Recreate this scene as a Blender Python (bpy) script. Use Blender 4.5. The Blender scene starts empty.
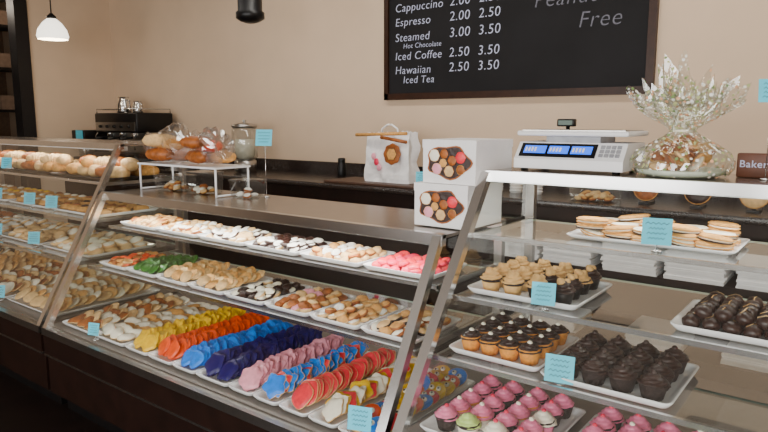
import bpy, math, random
from math import sin, cos, pi, radians
from mathutils import Vector, Matrix, noise
random.seed(7)
H = 1.6
sc = bpy.context.scene

def lin(c):
    return tuple(((x/255.0)/12.92 if x/255.0 <= .04045 else ((x/255.0+.055)/1.055)**2.4) for x in c)

def mat(name, col, rough=.5, metal=0.0, var=.15, scale=25, bump=0.0, spec=.5, emit=0, trans=0, coat=0):
    m = bpy.data.materials.new(name); m.use_nodes = True
    nt = m.node_tree; b = nt.nodes['Principled BSDF']
    c = lin(col)
    tc = nt.nodes.new('ShaderNodeTexCoord')
    nz = nt.nodes.new('ShaderNodeTexNoise'); nz.inputs['Scale'].default_value = scale
    nz.inputs['Detail'].default_value = 4
    nt.links.new(tc.outputs['Object'], nz.inputs['Vector'])
    cr = nt.nodes.new('ShaderNodeValToRGB')
    cr.color_ramp.elements[0].position = .3; cr.color_ramp.elements[1].position = .7
    cr.color_ramp.elements[0].color = tuple(x*(1-var) for x in c)+(1,)
    cr.color_ramp.elements[1].color = tuple(min(1, x*(1+var)) for x in c)+(1,)
    nt.links.new(nz.outputs['Fac'], cr.inputs['Fac'])
    nt.links.new(cr.outputs['Color'], b.inputs['Base Color'])
    b.inputs['Roughness'].default_value = rough; b.inputs['Metallic'].default_value = metal
    b.inputs['Specular IOR Level'].default_value = spec
    b.inputs['Transmission Weight'].default_value = trans
    b.inputs['Coat Weight'].default_value = coat
    if emit:
        b.inputs['Emission Color'].default_value = c+(1,); b.inputs['Emission Strength'].default_value = emit
    if bump:
        bp = nt.nodes.new('ShaderNodeBump'); bp.inputs['Strength'].default_value = bump
        bp.inputs['Distance'].default_value = .01
        nt.links.new(nz.outputs['Fac'], bp.inputs['Height']); nt.links.new(bp.outputs['Normal'], b.inputs['Normal'])
    return m

def glassmat(name, tint=(.95, .97, .96), base=.04, rough=.02, refl=(1, 1, 1)):
    m = bpy.data.materials.new(name); m.use_nodes = True
    nt = m.node_tree; nt.nodes.remove(nt.nodes['Principled BSDF'])
    out = nt.nodes['Material Output']
    t = nt.nodes.new('ShaderNodeBsdfTransparent'); t.inputs['Color'].default_value = tint+(1,)
    g = nt.nodes.new('ShaderNodeBsdfGlossy'); g.inputs['Roughness'].default_value = rough
    g.inputs['Color'].default_value = refl+(1,)
    lw = nt.nodes.new('ShaderNodeLayerWeight'); lw.inputs['Blend'].default_value = .5
    p = nt.nodes.new('ShaderNodeMath'); p.operation = 'POWER'; p.inputs[1].default_value = 4
    ma = nt.nodes.new('ShaderNodeMath'); ma.operation = 'MULTIPLY_ADD'
    ma.inputs[1].default_value = .85; ma.inputs[2].default_value = base
    mx = nt.nodes.new('ShaderNodeMixShader')
    nt.links.new(lw.outputs['Facing'], p.inputs[0]); nt.links.new(p.outputs[0], ma.inputs[0])
    nt.links.new(ma.outputs[0], mx.inputs[0]); nt.links.new(t.outputs[0], mx.inputs[1]); nt.links.new(g.outputs[0], mx.inputs[2])
    nt.links.new(mx.outputs[0], out.inputs['Surface'])
    return m

def cellomat():
    m = glassmat('cellophane', (.93, .95, .93), .16, .12)
    nt = m.node_tree; out = nt.nodes['Material Output']
    prev = out.inputs['Surface'].links[0].from_socket
    tc = nt.nodes.new('ShaderNodeTexCoord')
    vo = nt.nodes.new('ShaderNodeTexVoronoi'); vo.inputs['Scale'].default_value = 62
    nt.links.new(tc.outputs['Object'], vo.inputs['Vector'])
    lt = nt.nodes.new('ShaderNodeMath'); lt.operation = 'LESS_THAN'; lt.inputs[1].default_value = .34
    nt.links.new(vo.outputs['Distance'], lt.inputs[0])
    sep = nt.nodes.new('ShaderNodeSeparateColor'); nt.links.new(vo.outputs['Color'], sep.inputs[0])
    cr = nt.nodes.new('ShaderNodeValToRGB'); cr.color_ramp.interpolation = 'CONSTANT'
    e = cr.color_ramp.elements
    e[0].position = 0; e[0].color = lin((185, 190, 135))+(1,)
    e[1].position = .3; e[1].color = lin((242, 238, 225))+(1,)
    for p, c in ((.5, (232, 180, 140)), (.7, (130, 155, 100)), (.8, (245, 245, 240))):
        x = e.new(p); x.color = lin(c)+(1,)
    nt.links.new(sep.outputs[0], cr.inputs[0])
    d = nt.nodes.new('ShaderNodeBsdfDiffuse'); nt.links.new(cr.outputs[0], d.inputs['Color'])
    mx = nt.nodes.new('ShaderNodeMixShader')
    nt.links.new(lt.outputs[0], mx.inputs[0]); nt.links.new(prev, mx.inputs[1]); nt.links.new(d.outputs[0], mx.inputs[2])
    nt.links.new(mx.outputs[0], out.inputs['Surface'])
    return m

class MB:
    def __init__(s): s.v = []; s.f = []; s.m = []; s.s = []; s.mats = []
    def mi(s, m):
        if m not in s.mats: s.mats.append(m)
        return s.mats.index(m)
    def add(s, vs, fs, m, M=None, smooth=False):
        o = len(s.v)
        for p in vs:
            p = Vector(p); s.v.append(tuple(M @ p) if M is not None else tuple(p))
        k = s.mi(m)
        for f in fs:
            s.f.append([i+o for i in f]); s.m.append(k); s.s.append(smooth)
    def box(s, x0, x1, y0, y1, z0, z1, m, M=None, b=0.0):
        if b > 0:
            w, d = x1-x0, y1-y0; cx, cy = (x0+x1)/2, (y0+y1)/2
            def rr(i, z): return [(cx+a, cy+c, z) for a, c in rrect(w-2*i, d-2*i, b*1.0, 3)]
            s.rings([rr(b, z0), rr(.3*b, z0+.3*b), rr(0, z0+b), rr(0, z1-b), rr(.3*b, z1-.3*b), rr(b, z1)], m, M)
            return
        vs = [(x, y, z) for x in (x0, x1) for y in (y0, y1) for z in (z0, z1)]
        s.add(vs, [(0, 1, 3, 2), (4, 6, 7, 5), (0, 4, 5, 1), (2, 3, 7, 6), (0, 2, 6, 4), (1, 5, 7, 3)], m, M)
    def quad(s, pts, m): s.add(pts, [tuple(range(len(pts)))], m)
    def rings(s, R, m, M=None, c0=True, c1=True, smooth=True, mats=None):
        n = len(R[0]); o = len(s.v)
        for r in R:
            for p in r:
                p = Vector(p); s.v.append(tuple(M @ p) if M is not None else tuple(p))
        for i in range(len(R)-1):
            k = s.mi(mats[i] if mats else m)
            for j in range(n):
                a = o+i*n+j; b = o+i*n+(j+1) % n
                s.f.append([a, b, b+n, a+n]); s.m.append(k); s.s.append(smooth)
        if c0: s.f.append([o+j for j in range(n)][::-1]); s.m.append(s.mi(mats[0] if mats else m)); s.s.append(False)
        if c1: s.f.append([o+(len(R)-1)*n+j for j in range(n)]); s.m.append(s.mi(mats[-1] if mats else m)); s.s.append(False)
    def lathe(s, prof, m, M=None, n=20, c0=True, c1=True, mats=None, smooth=True):
        s.rings([[(r*cos(2*pi*j/n), r*sin(2*pi*j/n), z) for j in range(n)] for r, z in prof], m, M, c0, c1, smooth, mats)
    def tube(s, pts, r, m, n=8):
        pts = [Vector(p) for p in pts]; R = []
        for i, p in enumerate(pts):
            d = (pts[min(i+1, len(pts)-1)]-pts[max(i-1, 0)]).normalized()
            q = d.to_track_quat('Z', 'Y'); rr_ = r[i] if isinstance(r, (list, tuple)) else r
            R.append([p+q @ Vector((rr_*cos(2*pi*j/n), rr_*sin(2*pi*j/n), 0)) for j in range(n)])
        s.rings(R, m)
    def beam(s, p1, p2, w, t, m):
        p1, p2 = Vector(p1), Vector(p2); d = (p2-p1).normalized(); nrm = Vector((1, 0, 0)).cross(d).normalized()
        R = []
        for p in (p1, p2):
            R.append([p+Vector((a*w/2, 0, 0))+nrm*(c*t/2) for a, c in ((-1, -1), (1, -1), (1, 1), (-1, 1))])
        s.rings(R, m, smooth=False)
    def blob(s, c, r, m, seed=0, amp=.15, fr=1.5, M=None, nu=12, nv=7):
        R = []
        for i in range(nv+1):
            ph = pi*(i+.02)/(nv+.04) if i in (0, nv) else pi*i/nv
            ring = []
            for j in range(nu):
                th = 2*pi*j/nu
                d = Vector((sin(ph)*cos(th), sin(ph)*sin(th), -cos(ph)))
                k = 1+amp*noise.noise(d*fr+Vector((seed*7.3, seed*1.7, seed*3.1)))*2
                ring.append((c[0]+d.x*r[0]*k, c[1]+d.y*r[1]*k, c[2]+d.z*r[2]*k))
            R.append(ring)
        s.rings(R, m, M)
    def obj(s, name, parent=None):
        me = bpy.data.meshes.new(name)
        lo = [min(v[i] for v in s.v) for i in range(3)]; hi = [max(v[i] for v in s.v) for i in range(3)]
        c = Vector(((lo[0]+hi[0])/2, (lo[1]+hi[1])/2, lo[2]))
        me.from_pydata([tuple(Vector(v)-c) for v in s.v], [], s.f)
        for m in s.mats: me.materials.append(m)
        me.polygons.foreach_set('material_index', s.m); me.polygons.foreach_set('use_smooth', s.s)
        me.update()
        import bmesh
        bm = bmesh.new(); bm.from_mesh(me); bmesh.ops.recalc_face_normals(bm, faces=bm.faces); bm.to_mesh(me); bm.free()
        o = bpy.data.objects.new(name, me); o.location = c
        sc.collection.objects.link(o)
        if parent: o.parent = parent; o.matrix_parent_inverse = Matrix.Translation(-parent.location)
        return o

def rrect(w, d, r, n=4):
    r = min(r, w/2-.0001, d/2-.0001); out = []
    for cx, cy, a0 in ((w/2-r, d/2-r, 0), (-w/2+r, d/2-r, pi/2), (-w/2+r, -d/2+r, pi), (w/2-r, -d/2+r, 3*pi/2)):
        for i in range(n+1):
            a = a0+pi/2*i/n; out.append((cx+r*cos(a), cy+r*sin(a)))
    return out

def T(x, y, z): return Matrix.Translation((x, y, z))
def RX(a): return Matrix.Rotation(radians(a), 4, 'X')
def RY(a): return Matrix.Rotation(radians(a), 4, 'Y')
def RZ(a): return Matrix.Rotation(radians(a), 4, 'Z')

# ------------------------------------------------------------ materials
WALL = mat('wall_paint', (212, 187, 160), .85, var=.03, scale=3, bump=.03)
CEIL = mat('ceiling_paint', (165, 155, 145), .9, var=.03)
FLOOR = mat('floor_dark_tile', (28, 18, 15), .5, var=.3, scale=6, spec=.3)
TRIM = mat('trim_dark', (24, 20, 19), .5, var=.1, spec=.3)
STEEL = mat('brushed_steel', (185, 182, 178), .28, 1, var=.06, scale=60)
STEELTOP = mat('worn_steel_top', (158, 147, 138), .22, .85, var=.10, scale=14)
CHROME = mat('chrome_rail', (225, 225, 225), .2, 1, var=.03)
BLACK = mat('black_plastic', (14, 13, 14), .4, var=.1, spec=.35)
WOODD = mat('dark_wood_panel', (30, 15, 10), .5, var=.3, scale=9, spec=.2)
DECK = mat('deck_steel', (120, 112, 106), .4, .5, var=.08)
GRAN = mat('granite_counter', (42, 34, 31), .22, var=.6, scale=120)
WHITE = mat('white_ceramic', (244, 245, 247), .2, var=.02, coat=.3)
WPAPER = mat('white_card', (242, 241, 241), .6, var=.03)
GLASS = glassmat('display_glass', (.95, .97, .955), .075)
SHG = glassmat('shelf_glass', (.88, .92, .90), .10)
GEDGE = mat('green_glass_edge', (150, 190, 175), .15, var=.05)
JAR = glassmat('clear_plastic', (.9, .92, .92), .12, .05)
CELLO = cellomat()
BAGP = glassmat('plastic_bag', (.88, .87, .86), .28, .14)
BLUE = mat('tag_blue_paper', (90, 208, 235), .6, var=.04)
INK = mat('dark_ink', (25, 45, 70), .6)
CHALKB = mat('chalkboard_slate', (25, 24, 26), .75, var=.25, scale=2.5, spec=.25)
CHALK = mat('chalk_white', (185, 190, 215), .9, var=.2, scale=60)
CHALKD = mat('chalk_faded', (105, 105, 115), .9, var=.3, scale=60)
FRAMEW = mat('frame_brown_wood', (50, 30, 20), .4, var=.25, scale=20, spec=.3)
DOUGH = mat('baked_dough', (216, 158, 84), .7, var=.22, scale=60, bump=.3)
TAN = mat('tan_dough', (228, 188, 130), .7, var=.15, scale=60, bump=.3)
BROWN = mat('brown_crust', (158, 88, 32), .5, var=.35, scale=45, bump=.4)
CHOC = mat('dark_chocolate', (46, 22, 15), .35, var=.2, scale=60, bump=.2)
CAKE = mat('chocolate_cake', (34, 18, 14), .8, var=.3, scale=90, bump=.5)
CREAM = mat('cream_icing', (250, 243, 222), .5, var=.05, scale=40)
SUGAR = mat('powder_sugar', (245, 240, 230), .9, var=.14, scale=90, bump=.4)
PNUT = mat('peanut_frosting', (220, 175, 110), .55, var=.14, scale=50)
VAN = mat('vanilla_cake', (228, 150, 55), .7, var=.2, scale=80, bump=.3)
def ic(n, c): return mat(n+'_icing', c, .34, var=.16, scale=50, bump=.15)
YEL = ic('yellow', (252, 196, 0)); ORA = ic('orange', (244, 78, 0)); SKY = ic('sky_blue', (0, 128, 240))
NAVY = ic('navy', (30, 20, 96)); PINK = ic('pale_pink', (245, 160, 178)); RED = ic('coral_red', (242, 52, 66))
HOT = ic('hot_pink', (232, 40, 84)); GREEN = ic('green', (45, 105, 30)); LPNK = ic('rose', (242, 125, 165)); MINT = ic('mint', (200, 228, 130))

# ------------------------------------------------------------ generators
def cookie(mb, M, R, h, base, ice, lobes=0, amp=0, n=14, iceR=.93, sx=1.0, sy=1.0):
    prof = [(.9, 0), (1, .25*h), (1, .6*h), (iceR, .62*h), (iceR*.93, h), (.5, 1.1*h), (.06, 1.15*h)]
    R_ = [[(sx*R*k*(1+amp*cos(lobes*2*pi*j/n))*cos(2*pi*j/n), sy*R*k*(1+amp*cos(lobes*2*pi*j/n))*sin(2*pi*j/n), z) for j in range(n)] for k, z in prof]
    mb.rings(R_, base, M, mats=[base, base, base, ice, ice, ice])

def crinkle(mb, M, R, h, base, top, seed):
    n = 11; prof = [(.85, 0), (1, .35), (.86, .75), (.5, 1), (.08, 1.08)]; R_ = []
    for i, (k, z) in enumerate(prof):
        ring = []
        for j in range(n):
            a = 2*pi*j/n; q = 1+.22*noise.noise(Vector((cos(a)*1.3+seed*3.1, sin(a)*1.3, i*.9)))
            ring.append((R*k*q*cos(a), R*k*q*sin(a), h*z*(1+.3*noise.noise(Vector((seed, a, i))))))
        R_.append(ring)
    mb.rings(R_, base, M, mats=[base, base, top, top])

def dish(mb, cx, cy, z, w, d, h=.024, m=None):
    m = m or WHITE
    def rr(i, zz, r=.02): return [(cx+a, cy+b, z+zz) for a, b in rrect(w-2*i, d-2*i, r, 4)]
    mb.rings([rr(.018, 0), rr(.012, .004), rr(0, h-.003), rr(.001, h), rr(.008, h-.002), rr(.02, .009), rr(.03, .007)], m)

def tray(name, cx, cy, z, w, d, fill, h=.024, inset=.05):
    mb = MB(); dish(mb, cx, cy, z, w, d, h); fill(mb, cx, cy, z+.008, w-inset, d-.05); return mb.obj(name)

def f_shingle(icings, R=.04, cols=2, step=.03, tilt=30, lobes=5, amp=.14, base=None, eyes=False, sx=1.0, th=.011, jx=.006):
    base = base or TAN
    def f(mb, cx, cy, z, w, d):
        rows = max(2, int((d-R)/step))
        for c in range(cols):
            x = cx+(c-(cols-1)/2)*(w/cols)
            for r in range(rows):
                y = cy+d/2-R*.7-r*(d-1.6*R)/(rows-1)
                t = tilt+random.uniform(-9, 9)
                M = T(x+random.uniform(-jx, jx), y, z+R*.9*sin(radians(t))+.004+random.uniform(0, .008)) @ RX(t) @ RY(random.uniform(-12, 12)) @ RZ(random.uniform(-30, 30))
                i = icings[(c*3+r) % len(icings)] if len(icings) > 1 else icings[0]
                cookie(mb, M, R*random.uniform(.93, 1.07), th, base, i, lobes, amp, n=20 if lobes else 14, sx=sx, iceR=.97)
                if eyes:
                    for dx in (-.015, .015):
                        mb.blob((dx, .008, .02), (.011, .011, .008), CREAM, 1, 0, M=M, nu=8, nv=5)
                        mb.blob((dx, .006, .027), (.005, .005, .003), BLACK, 1, 0, M=M, nu=6, nv=4)
    return f

def f_pile(kinds, R=.026, layers=2, gap=1.75, hh=.018):
    def f(mb, cx, cy, z, w, d):
        for L in range(layers):
            ww, dd = w-L*R*1.1, d-L*R*1.1
            nx = max(1, int(ww/(R*gap))); ny = max(1, int(dd/(R*gap)))
            for i in range(nx):
                for j in range(ny):
                    x = cx-ww/2+(i+.5)*ww/nx+random.uniform(-.2, .2)*R; y = cy-dd/2+(j+.5)*dd/ny+random.uniform(-.2, .2)*R
                    b, t = random.choice(kinds)
                    M = T(x, y, z+L*hh*.85+random.uniform(0, .007)) @ RX(random.uniform(-5, 30)) @ RY(random.uniform(-18, 18)) @ RZ(random.uniform(0, 360))
                    crinkle(mb, M, R*random.uniform(.9, 1.12), hh, b, t, random.random()*40)
    return f

def cupcake(mb, x, y, z, wrap, cake, frost, topper=None, R=.036, s=1.0, fh=.036):
    n = 24
    def fl(r, zz, a=.0): return [(x+(r+a*(1 if j % 2 else -1))*cos(2*pi*j/n), y+(r+a*(1 if j % 2 else -1))*sin(2*pi*j/n), z+zz) for j in range(n)]
    mb.rings([fl(R*.72, 0, .001), fl(R*.93, .034, .0016), fl(R*.91, .035), fl(R*1.06, .041), fl(R*.95, .048), fl(R*.3, .053)], wrap, mats=[wrap, wrap, cake, cake, cake])
    K = 13; R_ = []; off = random.random()*6
    for k in range(K):
        t = k/(K-1); rr = R*1.02*(1-t)**.55+.002; ring = []
        for j in range(n):
            a = 2*pi*j/n; q = 1+.13*cos(2*pi*3.2*t-a+off)+.05*cos(7*a+t*9)
            ring.append((x+rr*q*cos(a), y+rr*q*sin(a), z+.042+fh*t))
        R_.append(ring)
    mb.rings(R_, frost)
    if topper: topper(mb, x, y, z+.042+fh)

def topcream(mb, x, y, z):
    for k in range(3):
        a = k*2.1+random.random(); mb.blob((x+.011*cos(a), y+.011*sin(a), z-.008), (.014, .014, .012), PNUT, k, .2, nu=8, nv=5)
def topchip(mb, x, y, z):
    mb.blob((x, y, z), (.009, .009, .009), CHOC, 2, .2, nu=8, nv=5)
def topwhite(mb, x, y, z): mb.blob((x, y, z-.002), (.009, .009, .009), CREAM, 2, .15, nu=8, nv=5)
def topred(mb, x, y, z): mb.blob((x, y, z-.001), (.008, .008, .008), HOT, 2, .1, nu=8, nv=5)

def f_cup(pick, sp=.078, **kw):
    def f(mb, cx, cy, z, w, d):
        nx = max(1, round(w/sp)); ny = max(1, round(d/sp))
        for i in range(nx):
            for j in range(ny):
                x = cx-w/2+(i+.5)*w/nx+random.uniform(-.004, .004); y = cy-d/2+(j+.5)*d/ny+random.uniform(-.004, .004)
                a = pick(i/(nx-1) if nx > 1 else 0, j); cupcake(mb, x, y, z, *a, **kw)
    return f

def croissant(mb, M, L=.15, r=.034, m=None):
    m = m or BROWN; n = 12; R_ = []; K = 28
    for k in range(K):
        t = k/(K-1)*2-1; a = t*1.15
        c = Vector((L*.55*sin(a), L*.45*(cos(a)-1), 0)); d = Vector((cos(a), -sin(a), 0))
        rr = r*(1-abs(t)**2.2)**.6*(1+.2*abs(sin(t*9)))+.004; up = Vector((0, 0, 1)); sd = d.cross(up)
        R_.append([c+sd*rr*cos(2*pi*j/n)+up*(rr*.8*sin(2*pi*j/n)+r*.75) for j in range(n)])
    mb.rings(R_, m, M)

def danish(mb, M, R=.05, fill=None, b=None):
    b = b or DOUGH; fill = fill or CREAM
    cookie(mb, M, R, .03, b, b, 4, .07, n=16)
    mb.blob((0, 0, .032), (R*.5, R*.5, .012), fill, random.random()*9, .15, M=M)

def loaf(mb, c, r, m, seed, rz=0):
    M = T(*c) @ RZ(rz); K = 16; n = 12; R_ = []
    for k in range(K):
        t = k/(K-1)*2-1; q = (1-abs(t)**3)**.5 if abs(t) < 1 else 0
        q = max(q, .08)*(1+.12*noise.noise(Vector((t*3, seed, 0)))+.05*sin(t*16))
        R_.append([(t*r[0], r[1]*q*cos(2*pi*j/n), r[2]*(1+q*sin(2*pi*j/n))) for j in range(n)])
    mb.rings(R_, m, M)

# ------------------------------------------------------------ room shell
WY = 4.3; XL = -7.45; XR = 3.2; YS = -3.0; ZC = 3.3
def slab(name, x0, x1, y0, y1, z0, z1, m):
    b = MB(); b.box(x0, x1, y0, y1, z0, z1, m); return b.obj(name)
slab('floor', -10.5, XR+.1, YS-.1, WY+.1, -.1, 0, FLOOR)
slab('ceiling', -10.5, XR+.1, YS-.1, WY+.1, ZC, ZC+.1, CEIL)
slab('wall_back', -10.5, XR+.1, WY, WY+.1, 0, ZC, WALL)
slab('wall_right', XR, XR+.1, YS, WY, 0, ZC, WALL)
slab('wall_left', XL-.12, XL, 3.34, WY, 0, ZC, WALL)
slab('wall_left', XL-.12, XL, YS, 2.06, 0, ZC, WALL)
slab('wall_left', XL-.12, XL, 2.06, 3.34, 3.05, ZC, WALL)
b = MB(); b.box(XL-.14, XL+.03, 3.2, 3.338, 0, 3.045, TRIM); b.box(XL-.14, XL+.03, 2.062, 2.18, 0, 3.045, TRIM); b.box(XL-.14, XL+.03, 2.062, 3.338, 2.93, 3.045, TRIM); b.obj('door_1')
HALL = mat('hall_wall', (120, 98, 80), .8)
slab('wall_hall', -10.5, -10.4, YS, WY, 0, ZC, HALL)
b = MB(); b.box(-10.5, -4.4, YS-.1, YS, 0, ZC, WALL); b.box(-4.4, 2.6, YS-.1, YS, 0, .7, WALL); b.box(-4.4, 2.6, YS-.1, YS, 2.7, ZC, WALL)
b.box(-1.3, -.7, YS-.1, YS, .7, 2.7, WALL); b.box(2.6, XR+.1, YS-.1, YS, 0, ZC, WALL); b.obj('wall_front')
for i, (x0, x1) in enumerate(((-4.4, -1.3), (-.7, 2.6))):
    b = MB()
    for a0, a1, z0, z1 in ((x0, x0+.06, .7, 2.7), (x1-.06, x1, .7, 2.7), (x0, x1, .7, .76), (x0, x1, 2.64, 2.7), ((x0+x1)/2-.03, (x0+x1)/2+.03, .7, 2.7)):
        b.box(a0, a1, YS-.09, YS+.02, z0, z1, TRIM)
    b.obj('window_%d' % (i+1))
slab('baseboard_right', XR-.02, XR, YS, WY-.02, 0, .12, TRIM)

# ------------------------------------------------------------ display cases
def case(name, x0, x1, ztop, yft, ybot, zbot, yback, shelves, deck, topm, fascia=.035):
    b = MB(); zt = H+ztop; zb = H+zbot; zd = H+deck
    b.box(x0, x1, yft, yback, zt-.012, zt, topm)
    b.box(x0, x1, yft-.008, yft+.02, zt-fascia, zt+.004, CHROME)
    b.box(x0, x1, yback-.02, yback, zt-fascia, zt-.012, STEEL)
    b.box(x0, x1, ybot-.02, ybot+.02, zb-.03, zb+.008, STEEL)
    b.box(x0+.01, x1-.01, ybot+.02, yback, zd-.03, zd, DECK)
    b.box(x0, x1, ybot+.005, yback, .12, zd-.03, WOODD)
    b.box(x0+.02, x1-.02, ybot+.08, yback-.04, 0, .12, BLACK)
    b.box(x0, x1, ybot-.012, ybot+.005, zb-.14, zb-.035, WOODD)
    b.box(x0, x1, ybot-.014, ybot+.005, zb-.15, zb-.14, STEEL)
    b.quad([(x0+.02, yft, zt-.02), (x1-.02, yft, zt-.02), (x1-.02, ybot, zb), (x0+.02, ybot, zb)], GLASS)
    for x in (x0+.012, x1-.012):
        b.quad([(x, yft+.01, zt-.02), (x, yback, zt-.02), (x, yback, zd), (x, ybot+.01, zb)], GLASS)
    for x in (x0+.02, x1-.02):
        b.beam((x, yft, zt-.01), (x, ybot, zb), .036, .03, CHROME)
        b.box(x-.018, x+.018, yback-.03, yback, zd, zt-.012, STEEL)
    for (z, yf, yb) in shelves:
        b.quad([(x0+.03, yf, H+z), (x1-.03, yf, H+z), (x1-.03, yb, H+z), (x0+.03, yb, H+z)], SHG)
        b.box(x0+.03, x1-.03, yf-.012, yf, H+z-.012, H+z+.004, CHROME)
        b.box(x0+.03, x1-.03, yb, yb+.006, H+z-.006, H+z, GEDGE)
        for x in (x0+.036, x1-.036):
            b.beam((x, yf, H+z-.01), (x, yback-.02, H+z-.01), .012, .02, STEEL)
    b.box(x0+.05, x1-.05, yft+.03, yft+.07, zt-.04, zt-.014, WHITE)
    return b.obj(name)

case('bakery_display_case', -3.5, -1.2, -.406, 1.91, 1.535, -1.115, 2.4,
     [(-.60, 1.93, 2.3), (-.81, 1.79, 2.3)], -1.10, STEELTOP, .04)
case('bakery_display_case', -1.15, 1.3, -.185, 2.09, 1.53, -1.02, 2.5,
     [(-.40, 1.98, 2.42), (-.60, 1.86, 2.42), (-.78, 1.74, 2.42)], -1.0, STEELTOP, .035)
case('bakery_display_case', -6.3, -3.53, -.14, 2.06, 1.535, -1.115, 2.5,
     [(-.36, 1.95, 2.44), (-.57, 1.86, 2.44), (-.80, 1.76, 2.44)], -1.10, STEELTOP, .03)

def strip(name, x0, x1, y, z, power, col=(1, .97, .92)):
    l = bpy.data.lights.new(name, 'AREA'); l.shape = 'RECTANGLE'; l.size = x1-x0-.2; l.size_y = .03; l.energy = power; l.color = col
    o = bpy.data.objects.new(name, l); o.location = ((x0+x1)/2, y, z); o.rotation_euler = (radians(12), 0, 0); sc.collection.objects.link(o)
strip('case_tube_light', -3.5, -1.2, 1.97, H-.45, 12)
strip('case_tube_light', -1.15, 1.3, 2.15, H-.23, 7)
strip('case_tube_light', -6.3, -3.53, 2.12, H-.185, 6)

z1 = H-.598
tiers = [
    (-3.245, .34, f_pile([(TAN, DOUGH), (DOUGH, BROWN), (TAN, TAN)], .027), 'brown_cookie_tray'),
    (-2.885, .34, f_pile([(TAN, TAN), (TAN, SUGAR), (BROWN, SUGAR), (DOUGH, TAN)], .027), 'butter_cookie_tray'),
    (-2.525, .34, f_pile([(CHOC, SUGAR), (TAN, SUGAR), (TAN, TAN)], .028), 'snowball_cookie_tray'),
    (-2.165, .34, f_pile([(CHOC, SUGAR), (CHOC, SUGAR), (CHOC, CHOC), (TAN, SUGAR)], .027), 'crinkle_cookie_tray'),
    (-1.805, .34, f_pile([(TAN, SUGAR), (BROWN, SUGAR), (TAN, TAN), (BROWN, DOUGH)], .027), 'almond_cookie_tray'),
    (-1.445, .34, f_pile([(HOT, HOT), (HOT, RED)], .027), 'pink_cookie_tray'),
]
for x, w, f, n in tiers: tray(n, x, 2.09, z1, w, .28, f)
z2 = H-.808
t2 = [
    (f_pile([(DOUGH, BROWN), (BROWN, ORA), (TAN, DOUGH)], .028), 'jam_cookie_tray'),
    (f_shingle([GREEN], .035, 3, .024, 34, 0, 0, GREEN), 'green_cookie_tray'),
    (f_shingle([DOUGH, TAN], .036, 3, .024, 34, 0, 0), 'shortbread_cookie_tray'),
    (f_shingle([TAN, DOUGH], .036, 3, .026, 32, 6, .06), 'sugar_cookie_tray'),
    (f_pile([(CHOC, CREAM), (CHOC, CHOC), (TAN, CREAM)], .027), 'black_and_white_cookie_tray'),
    (f_pile([(DOUGH, TAN), (BROWN, BROWN), (TAN, PINK)], .028), 'nut_cookie_tray'),
    (f_pile([(TAN, DOUGH), (BROWN, DOUGH), (TAN, SUGAR)], .028), 'oat_cookie_tray'),
    (f_pile([(BROWN, CREAM), (BROWN, DOUGH), (CHOC, TAN)], .03), 'toffee_cookie_tray'),
]
for i, (f, n) in enumerate(t2):
    tray(n, -3.29+i*.272, 1.985, z2, .262, .34, f)
z3 = H-1.098
dk = [
    (-3.27, .30, f_shingle([CREAM, TAN, BROWN], .045, 3, .045, 22, 3, .2), 'pretzel_cookie_tray'),
    (-2.96, .28, f_shingle([CREAM, DOUGH, CREAM], .042, 3, .042, 22, 2, .25), 'iced_bone_cookie_tray'),
    (-2.71, .185, f_shingle([YEL], .044, 2, .018, 50, 5, .13, YEL, th=.011, jx=.004), 'yellow_star_cookie_tray'),
    (-2.52, .185, f_shingle([ORA], .046, 2, .018, 50, 4, .06, ORA, th=.011, jx=.004), 'orange_pumpkin_cookie_tray'),
    (-2.34, .165, f_shingle([SKY], .043, 2, .019, 50, 3, .12, SKY, th=.011, jx=.004), 'blue_fish_cookie_tray'),
    (-2.145, .215, f_shingle([NAVY], .05, 2, .019, 50, 5, .12, NAVY, th=.011, jx=.004), 'navy_star_cookie_tray'),
    (-1.96, .145, f_shingle([PINK], .05, 1, .018, 46, 6, .10, PINK, th=.011, jx=.012), 'pink_flower_cookie_tray'),
    (-1.812, .14, f_shingle([SKY, SKY, SKY, SKY, RED, SKY], .049, 1, .018, 46, 5, .17, th=.011, jx=.01), 'blue_star_cookie_tray'),
    (-1.66, .15, f_shingle([RED], .053, 1, .018, 46, 4, .06, th=.011, jx=.01), 'red_heart_cookie_tray'),
    (-1.51, .14, f_shingle([YEL, CREAM, CREAM, YEL, RED], .048, 1, .024, 40, 5, .12, th=.013, jx=.01), 'yellow_and_white_cookie_tray'),
    (-1.333, .2, f_shingle([YEL, YEL, RED, SKY, ORA], .046, 2, .05, 28, 0, 0, eyes=True), 'monster_cookie_tray'),
]
for x, w, f, n in dk: tray(n, x, 1.915, z3, w, .66, f, inset=.045)

tray('peanut_butter_cupcake_tray', -.90, 2.08, H-.598, .40, .36,
     f_cup(lambda u, j: ((BLACK if u > .4 else PNUT), CAKE, (PNUT if (u < .4 or random.random() < .4) else CHOC), topcream), .084))
def f_truf(mb, cx, cy, z, w, d):
    for L in range(2):
        for i in range(6-L):
            for j in range(6-L):
                x = cx+(i-(5-L)/2)*w/6; y = cy+(j-(5-L)/2)*d/6
                M = T(x, y, z+.018+L*.026) @ RX(random.uniform(-30, 30)) @ RZ(random.uniform(0, 90))
                mb.blob((0, 0, 0), (.026, .024, .021), CHOC, i*7+j, .12, M=M)
                mb.add([(-.02, -.003, .0165), (-.02, 0, .0165), (0, .0015, .0245), (0, -.0015, .0245), (.02, 0, .0165), (.02, .003, .0165)], [(0, 1, 2, 3), (3, 2, 5, 4)], PNUT, M)
tray('chocolate_truffle_tray', -.25, 2.06, H-.598, .36, .32, f_truf)
tray('chocolate_vanilla_cupcake_tray', -.93, 1.955, H-.778, .33, .36,
     f_cup(lambda u, j: (VAN, VAN, CHOC, topwhite), .078, fh=.026))
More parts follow.
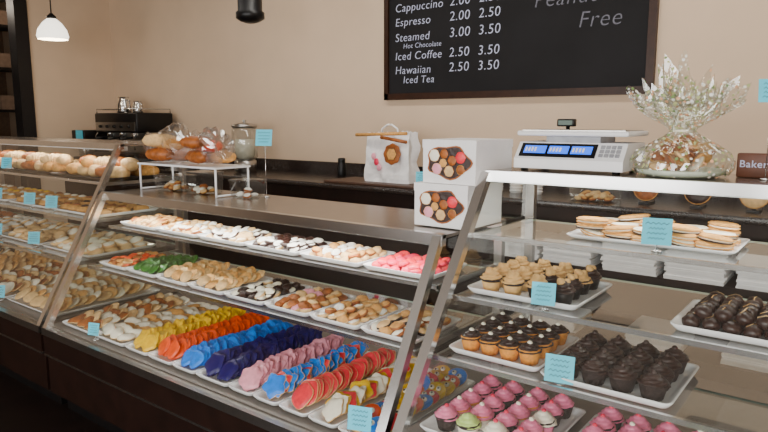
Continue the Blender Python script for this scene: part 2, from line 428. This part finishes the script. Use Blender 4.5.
tray('chocolate_cupcake_tray', -.565, 1.93, H-.778, .38, .36,
     f_cup(lambda u, j: (CAKE, CAKE, CHOC, topchip), .084, R=.039, fh=.032))
def pk(u, j):
    r = random.random()
    if r < .5: return (CAKE, CAKE, LPNK, topred)
    if r < .78: return (CREAM, VAN, LPNK, topwhite)
    if r < .84: return (CREAM, CAKE, MINT, None)
    return (LPNK, CAKE, CREAM, topred)
tray('pink_swirl_cupcake_tray', -.90, 1.83, H-.998, .40, .44, f_cup(pk, .085))
tray('rose_cupcake_tray', -.47, 1.83, H-.998, .40, .44, f_cup(pk, .085))
def f_dip(mb, cx, cy, z, w, d):
    for i in range(5):
        for j in range(3):
            for L in range(2 if (i+j) % 3 else 3):
                M = T(cx-w/2+(i+.5)*w/5, cy-d/2+(j+.5)*d/3, z+.004+L*.02) @ RY(random.uniform(-6, 6)) @ RX(random.uniform(0, 10)) @ RZ(random.choice([10, -20, 30, 5])+random.uniform(-12, 12))
                cookie(mb, M, .036, .008, CHOC if (i+L) % 2 else DOUGH, CREAM, 0, 0, sx=1.6, sy=.66)
                cookie(mb, M @ T(0, 0, .009), .036, .009, DOUGH, DOUGH if (i+j+L) % 3 else CREAM, 0, 0, sx=1.6, sy=.66)
tray('dipped_sandwich_cookie_tray', -.56, 2.22, H-.398, .52, .28, f_dip, .016)

def f_cro(mb, cx, cy, z, w, d):
    nx = max(1, int(w/.12))
    for i in range(nx):
        for j in range(2):
            croissant(mb, T(cx-w/2+(i+.5)*w/nx, cy+.02+(j-.5)*d/2, z+.0) @ RZ(random.uniform(-35, 35)), .17, .042, random.choice([BROWN, DOUGH, TAN]))
        croissant(mb, T(cx-w/2+(i+.7)*w/nx, cy+random.uniform(-.06, .04), z+.05) @ RZ(random.uniform(-60, 60)), .16, .042, random.choice([BROWN, DOUGH, TAN]))
BTR = mat('dark_baking_tray', (70, 60, 52), .4, .6)
def dtray(name, cx, cy, z, w, d, f, m=None):
    mb = MB(); dish(mb, cx, cy, z, w, d, .02, m or STEEL); f(mb, cx, cy, z+.008, w-.05, d-.05); mb.obj(name)
dtray('croissant_tray', -3.93, 2.19, H-.358, .70, .42, f_cro, BTR)
dtray('croissant_tray', -4.66, 2.19, H-.358, .70, .42, f_cro, BTR)
dtray('croissant_tray', -5.45, 2.19, H-.358, .80, .42, f_cro, BTR)
def f_dan(fills, R=.05):
    def f(mb, cx, cy, z, w, d):
        nx = int(w/(2.1*R)); ny = int(d/(2.1*R))
        for i in range(nx):
            for j in range(ny):
                danish(mb, T(cx-w/2+(i+.5)*w/nx, cy-d/2+(j+.5)*d/ny, z) @ RZ(random.uniform(0, 90)), R, random.choice(fills))
    return f
for k in range(4):
    x = -3.87-k*.62
    dtray('danish_tray', x, 2.12, H-.568, .58, .42, f_dan([[BROWN, CHOC], [CREAM, BROWN], [CREAM, YEL], [RED, CREAM]][k]), WHITE)
    dtray('scone_tray', x, 2.07, H-.798, .58, .46, f_pile([[(TAN, TAN), (TAN, CREAM)], [(TAN, CREAM), (TAN, TAN)], [(TAN, SUGAR)], [(BROWN, BROWN)]][k], .045, 2, 1.9, .026), WHITE)
    dtray('biscotti_tray', x, 1.96, H-1.098, .58, .7, f_shingle([[TAN, CREAM, DOUGH], [CREAM, TAN, BROWN], [DOUGH, TAN], [CREAM, CHOC]][k], .05, 5, .045, 30, 2, .12, th=.014), WHITE)

# ------------------------------------------------------------ price tags
def tag(x, y, zbase, zc, rz=0, s=.075, tilt=-12):
    b = MB()
    b.lathe([(.016, 0), (.016, .004), (.004, .006)], CHROME, T(x, y+.008, zbase), 12)
    b.tube([(x, y+.008, zbase+.004), (x, y+.006, zc-s*.3)], .0015, CHROME, 6)
    M = T(x, y, zc) @ RZ(rz) @ RX(tilt)
    b.box(-s/2, s/2, -.001, .001, -s*.48, s*.48, BLUE, M)
    for k in range(4):
        L = s*random.uniform(.5, .8); zz = s*(.28-k*.18)
        n = 9; pts = []
        for i in range(n+1):
            pts.append((-L/2+L*i/n, zz+s*.035*(1 if i % 2 else -1)))
        for i in range(n):
            (xa, za), (xb, zb2) = pts[i], pts[i+1]
            b.add([(xa, -.0018, za), (xb, -.0018, zb2), (xb, -.0018, zb2+s*.025), (xa, -.0018, za+s*.025)], [(0, 1, 2, 3)], INK, M)
    b.obj('price_tag')
tag(-.51, 2.03, H-.399, H-.335, 12, .085)
tag(-.80, 1.875, H-.599, H-.545, 15)
tag(-.69, 1.755, H-.779, H-.730, 12, .085)
tag(-1.31, 1.572, H-1.099, H-1.0, 20, .085)
tag(-3.05, 1.572, H-1.099, H-1.04, 20, .065)
tag(-2.56, 2.3, H-.405, H-.09, 25, .09)
tag(-.27, 2.3, H-.184, H+.09, 20)
for x, z, y in ((-4.1, -.568, 1.9), (-4.4, -.568, 1.9), (-4.9, -.568, 1.9), (-4.2, -.798, 1.82), (-4.75, -.798, 1.82), (-4.2, -1.098, 1.59), (-4.6, -1.098, 1.59), (-4.9, -.358, 1.98)):
    tag(x, y, H+z, H+z+.06, 30, .08)

# ------------------------------------------------------------ on top of the cases
def cookiebox(x0, y0, z0, name='cookie_gift_box', w=.235, d=.27, h=.163, rz=0):
    M = T(x0, y0, z0) @ RZ(rz)
    b = MB(); b.box(-w/2, w/2, 0, d, 0, h, WPAPER, M)
    b.box(-w/2-.002, w/2+.002, -.002, d+.002, h-.03, h+.001, WPAPER, M)
    n = 30
    def ell(a, c, yy, k): return [(a*cos(2*pi*i/n)*(1+.1*cos(5*2*pi*i/n)), yy, h*.5+c*sin(2*pi*i/n)*(1+.1*cos(5*2*pi*i/n+1))) for i in range(n)]
    b.add(ell(.098, .062, -.003, 1), [tuple(range(n))], BROWN, M)
    b.add(ell(.092, .057, -.0036, 1), [tuple(range(n))], CHOC, M)
    cols = [(DOUGH, CREAM), (BROWN, BROWN), (RED, RED), (TAN, PINK), (BROWN, TAN), (DOUGH, BROWN), (CHOC, BROWN), (TAN, DOUGH)]
    for i, (cx, cz, r) in enumerate(((-.062, .105, .024), (-.018, .112, .018), (.055, .10, .022), (-.05, .055, .022), (.005, .048, .022), (.055, .055, .018), (.018, .088, .02), (-.022, .078, .016))):
        Mc = M @ T(cx, -.0034, cz) @ RX(90)
        cookie(b, Mc, r, .003, cols[i][0], cols[i][1], 6, .05)
    b.obj(name)
cookiebox(-1.29, 2.03, H-.401)
cookiebox(-1.265, 2.045, H-.236, rz=-2)

def scale():
    b = MB(); x, y, z = -1.075, 2.2, H-.184; w = .40
    SW = mat('scale_white', (232, 233, 235), .35, var=.02); LCD = mat('lcd_blue', (45, 105, 240), .3, emit=1.3, var=.1); SG = mat('scale_grey', (150, 152, 158), .4)
    prof = [(0, .01), (0, .045), (.05, .105), (.24, .105), (.25, .09), (.25, .01)]
    b.rings([[(x+xx, y+a, z+c) for a, c in prof] for xx in (0, .006, w-.006, w)], SW, smooth=False)
    for px in (.03, w-.03):
        for py in (.03, .22): b.lathe([(.014, 0), (.014, .012)], BLACK, T(x+px, y+py, z), 10)
    a = math.atan2(.06, .05); M = T(x, y, z+.045) @ RX(math.degrees(a))
    b.box(.015, .30, .01, .07, 0, .003, BLACK, M)
    b.box(.03, .115, .024, .058, .003, .0045, LCD, M); b.box(.125, .2, .024, .058, .003, .0045, LCD, M); b.box(.21, .285, .024, .058, .003, .0045, LCD, M)
    for q in (.035, .13, .215):
        for i in range(4): b.box(q+.012*i, q+.007+.012*i, .032, .05, .0045, .005, CREAM, M)
    for i in range(4):
        for j in range(3): b.box(.312+i*.019, .326+i*.019, .016+j*.018, .029+j*.018, 0, .004, SG, M)
    b.box(x+.1, x+w-.1, y+.06, y+.22, z+.105, z+.128, SG)
    b.box(x-.005, x+w+.005, y+.03, y+.27, z+.128, z+.146, SW, b=.005)
    b.box(x+.01, x+w-.01, y+.045, y+.255, z+.146, z+.149, STEEL)
    b.tube([(x+.1, y+.26, z+.05), (x+.1, y+.262, z+.17)], .008, BLACK)
    b.box(x+.06, x+.13, y+.245, y+.275, z+.16, z+.19, BLACK, b=.004)
    b.box(x+.067, x+.123, y+.243, y+.246, z+.166, z+.184, mat('display_green', (20, 60, 40), .3, emit=.2))
    b.obj('label_printing_scale')
scale()

def gift():
    b = MB(); x, y, z = -.515, 2.29, H-.184
    b.lathe([(.10, 0), (.135, .012), (.14, .025), (.136, .026), (.12, .014)], mat('gift_plate', (190, 200, 180), .4), T(x, y, z), 28)
    for k in range(30):
        a = k*2.4; r = .02+.085*((k % 8)/8)
        M = T(x+r*cos(a), y+r*sin(a), z+.02+.055*(1-r/.12)+.014*(k//8)) @ RX(random.uniform(-50, 50)) @ RY(random.uniform(-50, 50))
        cookie(b, M, .033, .012, [BROWN, DOUGH, TAN][k % 3], [BROWN, CREAM, DOUGH, TAN][k % 4], 0, 0)
    n = 72
    prof = [(.135, .004), (.15, .025), (.152, .05), (.135, .08), (.095, .11), (.055, .132), (.036, .15), (.055, .17), (.10, .195), (.14, .22), (.16, .245), (.165, .27)]
    for layer in range(3):
        R_ = []
        sx = (1.0, .72, .45)[layer]
        for i, (r, zz) in enumerate(prof):
            ring = []
            up = max(0, (i-6)/5.0)
            for j in range(n):
                a = 2*pi*j/n
                w = noise.noise(Vector((cos(a)*1.8+layer*9, sin(a)*1.8, zz*4)))
                w2 = noise.noise(Vector((cos(a)*5+layer*5, sin(a)*5, zz*14)))
                w3 = noise.noise(Vector((cos(a)*14, sin(a)*14+layer*3, zz*40)))
                if i <= 6: rr = r*(1+.06*w3+.10*w2*min(1, i/3)); zq = zz+.01*w2*(i > 0)
                else:
                    rr = r*sx*(1+.45*w+.35*w2+.12*w3); zq = zz+up*(.10*w+.05*w2+.02*w3+.03*layer)
                ring.append((x+rr*cos(a)*1.05+up*.005, y+rr*sin(a)*.85, z+zq))
            R_.append(ring)
        if layer: R_ = R_[6:]
        b.rings(R_, CELLO, c0=False, c1=False, smooth=False)
    b.lathe([(.03, -.005), (.034, 0), (.03, .005)], CREAM, T(x, y, z+.15), 14)
    b.obj('cellophane_wrapped_cookie_gift')
gift()

def text(body, x, y, z, size, m, parent, shear=.15, rz=0, off=.006):
    cu = bpy.data.curves.new('lettering', 'FONT'); cu.body = body; cu.size = size; cu.shear = shear; cu.extrude = .0008
    cu.offset = size*off; cu.space_character = 1.08; cu.materials.append(m)
    o = bpy.data.objects.new('lettering', cu); o.location = (x, y, z); o.rotation_euler = (pi/2, 0, rz); sc.collection.objects.link(o)
    if parent: o.parent = parent; o.matrix_parent_inverse = Matrix.Translation(-parent.location)

SIGNW = mat('sign_brown_wood', (92, 52, 32), .5, var=.2)
b = MB(); b.box(-.36, -.14, 2.36, 2.40, H-.184, H-.105, SIGNW, b=.004); so = b.obj('counter_sign_block')
text('Bakery wares', -.352, 2.358, H-.15, .032, CHALK, so, 0)

b = MB(); X0, X1, Y0, Y1 = -3.44, -2.74, 2.12, 2.34; zb = H-.405
for x in (X0, X1):
    for y in (Y0, Y1): b.tube([(x, y, zb), (x, y, zb+.15)], .006, WHITE)
    b.tube([(x, Y0, zb+.008), (x, Y1, zb+.008)], .005, WHITE)
b.box(X0-.01, X1+.01, Y0-.01, Y1+.01, zb+.15, zb+.16, WHITE)
b.obj('wire_display_riser')
def bagged(name, cx, cy, z, L, r, m, seed, rz=0):
    b = MB()
    for k in range(4): loaf(b, (cx+((k % 3)-1)*.04, cy+((k % 3)-1)*.045-.01, z+.012+(k == 1)*.06+(k == 3)*.08), (L*.36, r*.5, r*.40), m[k % len(m)], seed+k, rz+k*14)
    R_ = []; K = 18; n = 26
    for k in range(K):
        t = k/(K-1); q = min(1, sin(min(t*1.25, 1)*pi*.5)*1.15)
        if t > .72: q = max(.2, 1-(t-.72)*4.4) if t < .9 else .2+(t-.9)*5
        if t < .02: q = .55
        R_.append([((t-.5)*L*1.2, r*q*cos(2*pi*j/n)*(1+.26*noise.noise(Vector((t*9, j*.9, seed)))),
                    r*1.15*(1.0+q*sin(2*pi*j/n)*(1+.28*noise.noise(Vector((t*11, j*.9, seed+5)))))) for j in range(n)])
    lowest = min(p[2] for q_ in R_ for p in q_)
    b.rings(R_, BAGP, T(cx, cy, z+.002-lowest) @ RZ(rz), smooth=False); b.obj(name)
bagged('bagged_bread', -3.27, 2.23, zb+.16, .27, .095, [BROWN, DOUGH, BROWN, TAN], 1, 20)
bagged('bagged_bread', -2.92, 2.23, zb+.16, .28, .085, [BROWN, ORA, DOUGH, BROWN], 5, -12)
def tub(name, cx, cy, z, w, d, h, kinds, lid=True):
    b = MB()
    def rr(i, zz): return [(cx+p, cy+q, z+zz) for p, q in rrect(w-2*i, d-2*i, .02, 4)]
    b.rings([rr(.012, 0), rr(.004, .01), rr(0, h), rr(-.004, h+.002), rr(-.004, h+.01), rr(.006, h+.013)], JAR, smooth=True)
    f_pile(kinds, .022, 3, 1.9, .016)(b, cx, cy, z+.006, w-.05, d-.05); b.obj(name)
tub('clear_cookie_tub', -3.24, 2.22, zb, .2, .16, .08, [(BROWN, DOUGH), (TAN, SUGAR)])
tub('clear_cookie_tub', -2.98, 2.22, zb, .18, .16, .11, [(BROWN, BROWN), (DOUGH, TAN), (CREAM, CREAM)])
tub('clear_cookie_tub', -2.63, 2.24, zb, .15, .14, .085, [(SUGAR, SUGAR), (BROWN, SUGAR)])

# ------------------------------------------------------------ back counter
CT = H-.47
b = MB(); b.box(XL+.002, 2.0, 3.56, WY-.035, CT-.04, CT, GRAN, b=.006)
b.box(XL+.002, -2.0, 3.62, WY-.035, .0, CT-.04, WOODD)
b.box(-2.0, 2.0, WY-.06, WY-.035, .0, CT-.04, WOODD)
for x in (-2.0, -.02, 1.96): b.box(x, x+.04, 3.6, WY-.06, 0, CT-.04, WOODD)
b.box(-1.96, 1.96, 3.57, WY-.06, H-.87, H-.84, WOODD); b.box(-1.96, 1.96, 3.6, WY-.06, .3, .33, WOODD)
b.box(-1.96, 1.96, 3.565, 3.6, CT-.10, CT-.04, WOODD)
b.obj('back_counter')
slab('trim_1', XL+.002, 2.0, WY-.032, WY-.003, 0, CT+.10, GRAN)
def stack(x, y, z, w, d, n, name='stack_of_flat_boxes'):
    b = MB(); zz = z
    for k in range(n):
        dx = random.uniform(-.008, .008); b.box(x-w/2+dx, x+w/2+dx, y+random.uniform(-.005, .005), y+d, zz, zz+.0102, WPAPER); zz += .0107
    b.obj(name)
for x, n in ((-1.72, 12), (-1.4, 13), (-1.04, 16), (-.70, 15), (-.36, 17), (.25, 12)): stack(x, 3.58, H-.839, .29, .3, n)
for x, n in ((-1.5, 7), (-.9, 9), (-.4, 6)): stack(x, 3.64, .331, .3, .3, n)
def cupstack(name, x, y, z, r, n, m):
    b = MB(); prof = []
    for k in range(n): prof += [(r*.8, k*.02), (r, k*.02+.017)]
    prof += [(r*.9, n*.02), (r*.75, n*.02-.01)]
    b.lathe(prof, m, T(x, y, z), 18, smooth=False); b.obj(name)
for k, x in enumerate((-2.0, -1.86, -1.72)): cupstack('paper_cup_stack', x, 3.85, CT, .045, 7+k, WPAPER)
tub('clear_cookie_tub', -1.3, 3.75, CT+.001, .26, .2, .10, [(BROWN, DOUGH), (TAN, TAN)])
for k in range(3):
    b = MB()
    cookie(b, T(-1.02+k*.27, 3.78, CT+.085) @ RX(78), .07, .016, DOUGH, [BROWN, CHOC, TAN][k], 0, 0, 20)
    b.box(-1.05+k*.27, -.99+k*.27, 3.74, 3.86, CT+.001, CT+.012, BLACK); b.box(-1.03+k*.27, -1.01+k*.27, 3.775, 3.80, CT+.01, CT+.06, BLACK); b.obj('display_cookie_stand')

b = MB(); x0, x1, y0, y1 = -6.95, -6.12, 3.72, 4.2
for x in (x0+.06, x1-.06):
    for y in (y0+.06, y1-.06): b.lathe([(.025, 0), (.02, .04)], BLACK, T(x, y, CT), 10)
b.box(x0, x1, y0, y1, CT+.04, CT+.12, BLACK, b=.01)
b.box(x0+.02, x1-.02, y0+.2, y1, CT+.12, CT+.34, STEEL)
b.box(x0, x1, y0+.04, y1, CT+.34, CT+.55, BLACK, b=.015)
b.box(x0+.03, x1-.03, y0+.03, y0+.045, CT+.36, CT+.45, STEEL)
for k in range(5): b.lathe([(.016, 0), (.014, .02)], BLACK, T(x0+.14+k*.14, y0+.03, CT+.405) @ RX(90), 12)
for k in range(3):
    x = x0+.18+k*.24
    b.lathe([(.035, 0), (.04, .05), (.04, .06)], CHROME, T(x, y0+.12, CT+.28), 14)
    b.tube([(x, y0+.1, CT+.29), (x, y0-.06, CT+.275)], [.012, .016], BLACK)
for x in (x0+.04, x1-.04): b.tube([(x, y0+.06, CT+.36), (x, y0+.02, CT+.3), (x, y0+.03, CT+.16)], .006, CHROME)
for x in (x0+.02, x1-.02):
    b.tube([(x, y0+.06, CT+.55), (x, y0+.06, CT+.59), (x, y1-.02, CT+.59), (x, y1-.02, CT+.55)], .006, CHROME)
b.tube([(x0+.02, y0+.06, CT+.59), (x1-.02, y0+.06, CT+.59)], .006, CHROME)
b.obj('espresso_machine')
def pitcher(x, y, z, s=1.0):
    b = MB(); b.lathe([(.05*s, 0), (.055*s, .01*s), (.05*s, .07*s), (.036*s, .1*s), (.042*s, .125*s), (.038*s, .124*s), (.03*s, .1*s)], CHROME, T(x, y, z), 20)
    b.tube([(x+.04*s, y, z+.1*s), (x+.085*s, y, z+.095*s), (x+.085*s, y, z+.04*s), (x+.052*s, y, z+.025*s)], .006*s, CHROME); b.obj('milk_pitcher')
pitcher(-6.66, 3.95, CT+.551, 1.4); pitcher(-6.44, 3.98, CT+.551, 1.0)
b = MB()
b.box(-7.33, -7.05, 3.68, 3.98, CT, CT+.06, BLACK, b=.01); b.box(-7.31, -7.07, 3.82, 3.98, CT+.06, CT+.26, BLACK, b=.01); b.box(-7.33, -7.05, 3.68, 3.98, CT+.26, CT+.36, BLACK, b=.01)
b.lathe([(.06, 0), (.075, .02), (.075, .1), (.05, .14)], JAR, T(-7.19, 3.76, CT+.07), 18)
b.box(-7.22, -7.08, 3.672, 3.68, CT+.24, CT+.36, BLUE); b.obj('coffee_brewer')
b = MB(); b.lathe([(.07, 0), (.075, .02), (.06, .12), (.045, .15), (.05, .16), (.08, .3), (.085, .32), (.02, .33)], BLACK, T(-5.9, 3.95, CT), 20, mats=[BLACK]*4+[JAR]*2+[BLACK])
b.box(-5.92, -5.88, 3.84, 3.9, CT+.1, CT+.14, BLACK); b.obj('coffee_grinder')
for k, x in enumerate((-5.7, -5.55, -5.4, -5.22)): cupstack('paper_cup_stack', x, 3.9, CT, .045, 13+(k*3) % 6, [WPAPER, WPAPER, STEEL, WPAPER][k])
b = MB(); M = T(-4.62, 3.92, CT)
b.lathe([(.10, 0), (.10, .1), (.085, .11)], STEEL, M, 24)
b.lathe([(.085, .11), (.115, .14), (.12, .38), (.10, .40)], JAR, M, 24)
b.lathe([(.105, .40), (.12, .41), (.12, .43), (.05, .445), (.015, .45), (.015, .465), (.02, .47), (.01, .475)], STEEL, M, 24)
b.lathe([(.07, .12), (.09, .15), (.09, .3)], mat('lemonade', (205, 200, 180), .2, var=.05), M, 20)
b.tube([(-4.62, 3.83, CT+.06), (-4.62, 3.79, CT+.06), (-4.62, 3.785, CT+.03)], .009, CHROME); b.obj('drink_dispenser')
b = MB(); b.lathe([(.035, 0), (.038, .01), (.038, .10), (.03, .12), (.032, .125), (.032, .15), (.02, .155)], BLACK, T(-3.6, 4.1, CT), 16); b.obj('black_canister')
b = MB(); b.box(-3.35, -2.3, 3.60, 3.98, CT, CT+.018, mat('cutting_board', (70, 44, 30), .5), b=.005); b.obj('wooden_cutting_board')
# white paper bag: flat-sided, folded creases, open serrated top, contents peeking out
CB = CT+.0185
b = MB(); bx, by = -2.84, 3.80; R_ = []
base_ring = rrect(.40, .16, .012, 2)
P = []
for i in range(len(base_ring)):
    a = Vector(base_ring[i]); c = Vector(base_ring[(i+1) % len(base_ring)])
    m_ = max(1, int((c-a).length/.02))
    for k in range(m_): P.append(a.lerp(c, k/m_))
for i in range(13):
    t = i/12; ring = []
    for j, p in enumerate(P):
        nn = noise.noise(Vector((p.x*11, p.y*11, t*3.5))); n2 = noise.noise(Vector((p.x*30, p.y*30, t*9)))
        side = .03*t*(1-abs(p.y)/.08) if abs(p.x) > .18 else 0
        x = p.x*(1-.05*t)-math.copysign(side, p.x)+.018*nn; y = p.y*(1-.25*t)+.018*nn+.006*n2
        ring.append((bx+x, by+y, CB+.36*t+(.008*(j % 2)+.02*nn if i == 12 else 0)))
    R_.append(ring)
b.rings(R_, WPAPER, c1=False, smooth=False)
cookie(b, T(bx+.07, by-.092, CB+.21) @ RX(84), .075, .008, BROWN, BROWN, 8, .05, 32)
cookie(b, T(bx+.07, by-.101, CB+.21) @ RX(84), .045, .006, CHOC, DOUGH, 6, .1, 18)
for k in range(3): b.blob((bx-.10+k*.025, by-.094, CB+.19-k*.04), (.022, .006, .026), (PINK, HOT, PINK)[k], k, .1)
b.tube([(bx-.27, by-.09, CB+.345), (bx+.20, by-.10, CB+.36)], .012, DOUGH); b.tube([(bx-.02, by-.11, CB+.33), (bx+.22, by-.13, CB+.30)], .012, BROWN)
for s in (-1, 1): b.tube([(bx+s*.08, by-.03, CB+.33), (bx+s*.07, by-.03, CB+.39), (bx+s*.02, by-.03, CB+.42), (bx, by-.03, CB+.42)], .007, WPAPER)
b.obj('white_paper_gift_bag')
tag(-2.46, 3.63, CT+.0185, CT+.085, 30, .08)
# ------------------------------------------------------------ chalkboard
b = MB(); cx0, cx1, cz0, cz1 = -3.27, -1.15, H+.165, H+1.40
b.box(cx0+.04, cx1-.04, WY-.02, WY-.002, cz0+.04, cz1-.04, CHALKB)
for a in ((cx0, cx1, cz0, cz0+.05), (cx0, cx1, cz1-.05, cz1), (cx0, cx0+.04, cz0, cz1), (cx1-.05, cx1, cz0, cz1)):
    b.box(a[0], a[1], WY-.04, WY-.002, a[2], a[3], FRAMEW)
cb = b.obj('menu_chalkboard')
yy = WY-.0215
rows = [('Cappuccino', 2.455, .088, '2.00', '2.50'), ('Espresso', 2.345, .088, '2.00', '2.50'), ('Steamed', 2.225, .09, '3.00', '3.50'), ('Hot Chocolate', 2.168, .055, None, None),
        ('Iced Coffee', 2.08, .088, '2.50', '3.50'), ('Hawaiian', 1.97, .088, '2.50', '3.50'), ('Iced Tea', 1.895, .08, None, None)]
for t, z, s, p, q in rows:
    text(t, -3.17+(.08 if t in ('Iced Tea', 'Hot Chocolate') else 0), yy, z, s, CHALK, cb, .12, off=-.008)
    if p: text(p, -2.66, yy, z, s*1.1, CHALK, cb, .1, off=-.008); text(q, -2.41, yy, z, s*1.1, CHALK, cb, .1, off=-.008)
text('Peanut', -1.98, yy, 2.37, .15, CHALKD, cb, .2, off=-.012); text('Free', -1.66, yy, 2.21, .15, CHALKD, cb, .2, off=-.012)
# ------------------------------------------------------------ hanging lamps
SHADE = mat('frosted_shade', (250, 244, 228), .4, emit=2.4, var=.02)
b = MB(); px, py, pz = -6.3, 3.05, H+.76
b.lathe([(.13, 0), (.14, .03), (.125, .09), (.085, .15), (.04, .19), (.036, .185), (.08, .145), (.118, .086), (.13, .03)], SHADE, T(px, py, pz), 28, c0=False, c1=False)
b.lathe([(.042, .18), (.042, .21), (.02, .23), (.012, .24)], BLACK, T(px, py, pz), 16)
b.blob((px, py, pz+.08), (.04, .04, .05), SHADE, 0, 0)
b.tube([(px, py, pz+.23), (px, py, ZC)], .006, BLACK); b.lathe([(.06, -.02), (.06, 0)], BLACK, T(px, py, ZC-.001), 16); b.obj('pendant_lamp')
b = MB(); px2, py2, pz2 = -3.59, 3.13, H+.69
b.lathe([(.03, -.012), (.07, 0), (.10, .02), (.10, .06), (.085, .07), (.085, .2), (.04, .25)], BLACK, T(px2, py2, pz2), 24)
b.tube([(px2, py2, pz2+.25), (px2, py2, ZC-.001)], .012, BLACK); b.obj('ceiling_speaker')

b = MB()
for z in (1.2, 1.7, 2.2, 2.7):
    b.box(-8.8, -8.4, 2.7, 4.1, z, z+.03, TRIM)
    for k in range(4): b.box(-8.7, -8.45, 2.78+k*.32, 2.98+k*.32, z+.03, z+.28-.04*(k % 3), [WPAPER, HALL, HALL, WPAPER][k])
for y in (2.7, 4.06): b.box(-8.8, -8.4, y, y+.04, 0, 2.98, TRIM)
b.obj('storage_shelf')

# ------------------------------------------------------------ lights
def area(name, loc, rot, sx, sy, e, col):
    l = bpy.data.lights.new(name, 'AREA'); l.shape = 'RECTANGLE'; l.size = sx; l.size_y = sy; l.energy = e; l.color = col
    o = bpy.data.objects.new(name, l); o.location = loc; o.rotation_euler = rot; sc.collection.objects.link(o)
area('window_daylight', (-2.85, YS+.05, 1.7), (radians(90), 0, 0), 2.9, 1.9, 135, (1, .98, .95))
area('window_daylight', (.95, YS+.05, 1.7), (radians(90), 0, 0), 3.1, 1.9, 255, (1, .98, .95))
def point(name, loc, e, col, r=.08):
    l = bpy.data.lights.new(name, 'POINT'); l.energy = e; l.color = col; l.shadow_soft_size = r
    o = bpy.data.objects.new(name, l); o.location = loc; sc.collection.objects.link(o)
point('pendant_bulb', (px, py, pz-.06), 8, (1, .85, .65))
point('hall_bulb', (-8.0, 2.9, 2.9), 14, (1, .85, .7))
area('ceiling_panel_light', (-2.2, 3.0, ZC-.02), (0, 0, 0), 5, .3, 60, (1, .95, .87))

w = bpy.data.worlds.new('World'); sc.world = w; w.use_nodes = True
nt = w.node_tree; bg = nt.nodes['Background']; sky = nt.nodes.new('ShaderNodeTexSky'); sky.sky_type = 'HOSEK_WILKIE'
nt.links.new(sky.outputs[0], bg.inputs[0]); bg.inputs[1].default_value = .6

cd = bpy.data.cameras.new('camera'); cd.lens = 30; cd.sensor_width = 36; cd.clip_start = .05
co = bpy.data.objects.new('camera', cd); co.location = (0, 0, H); co.rotation_euler = (radians(90-8.5), 0, radians(37.5))
sc.collection.objects.link(co); sc.camera = co
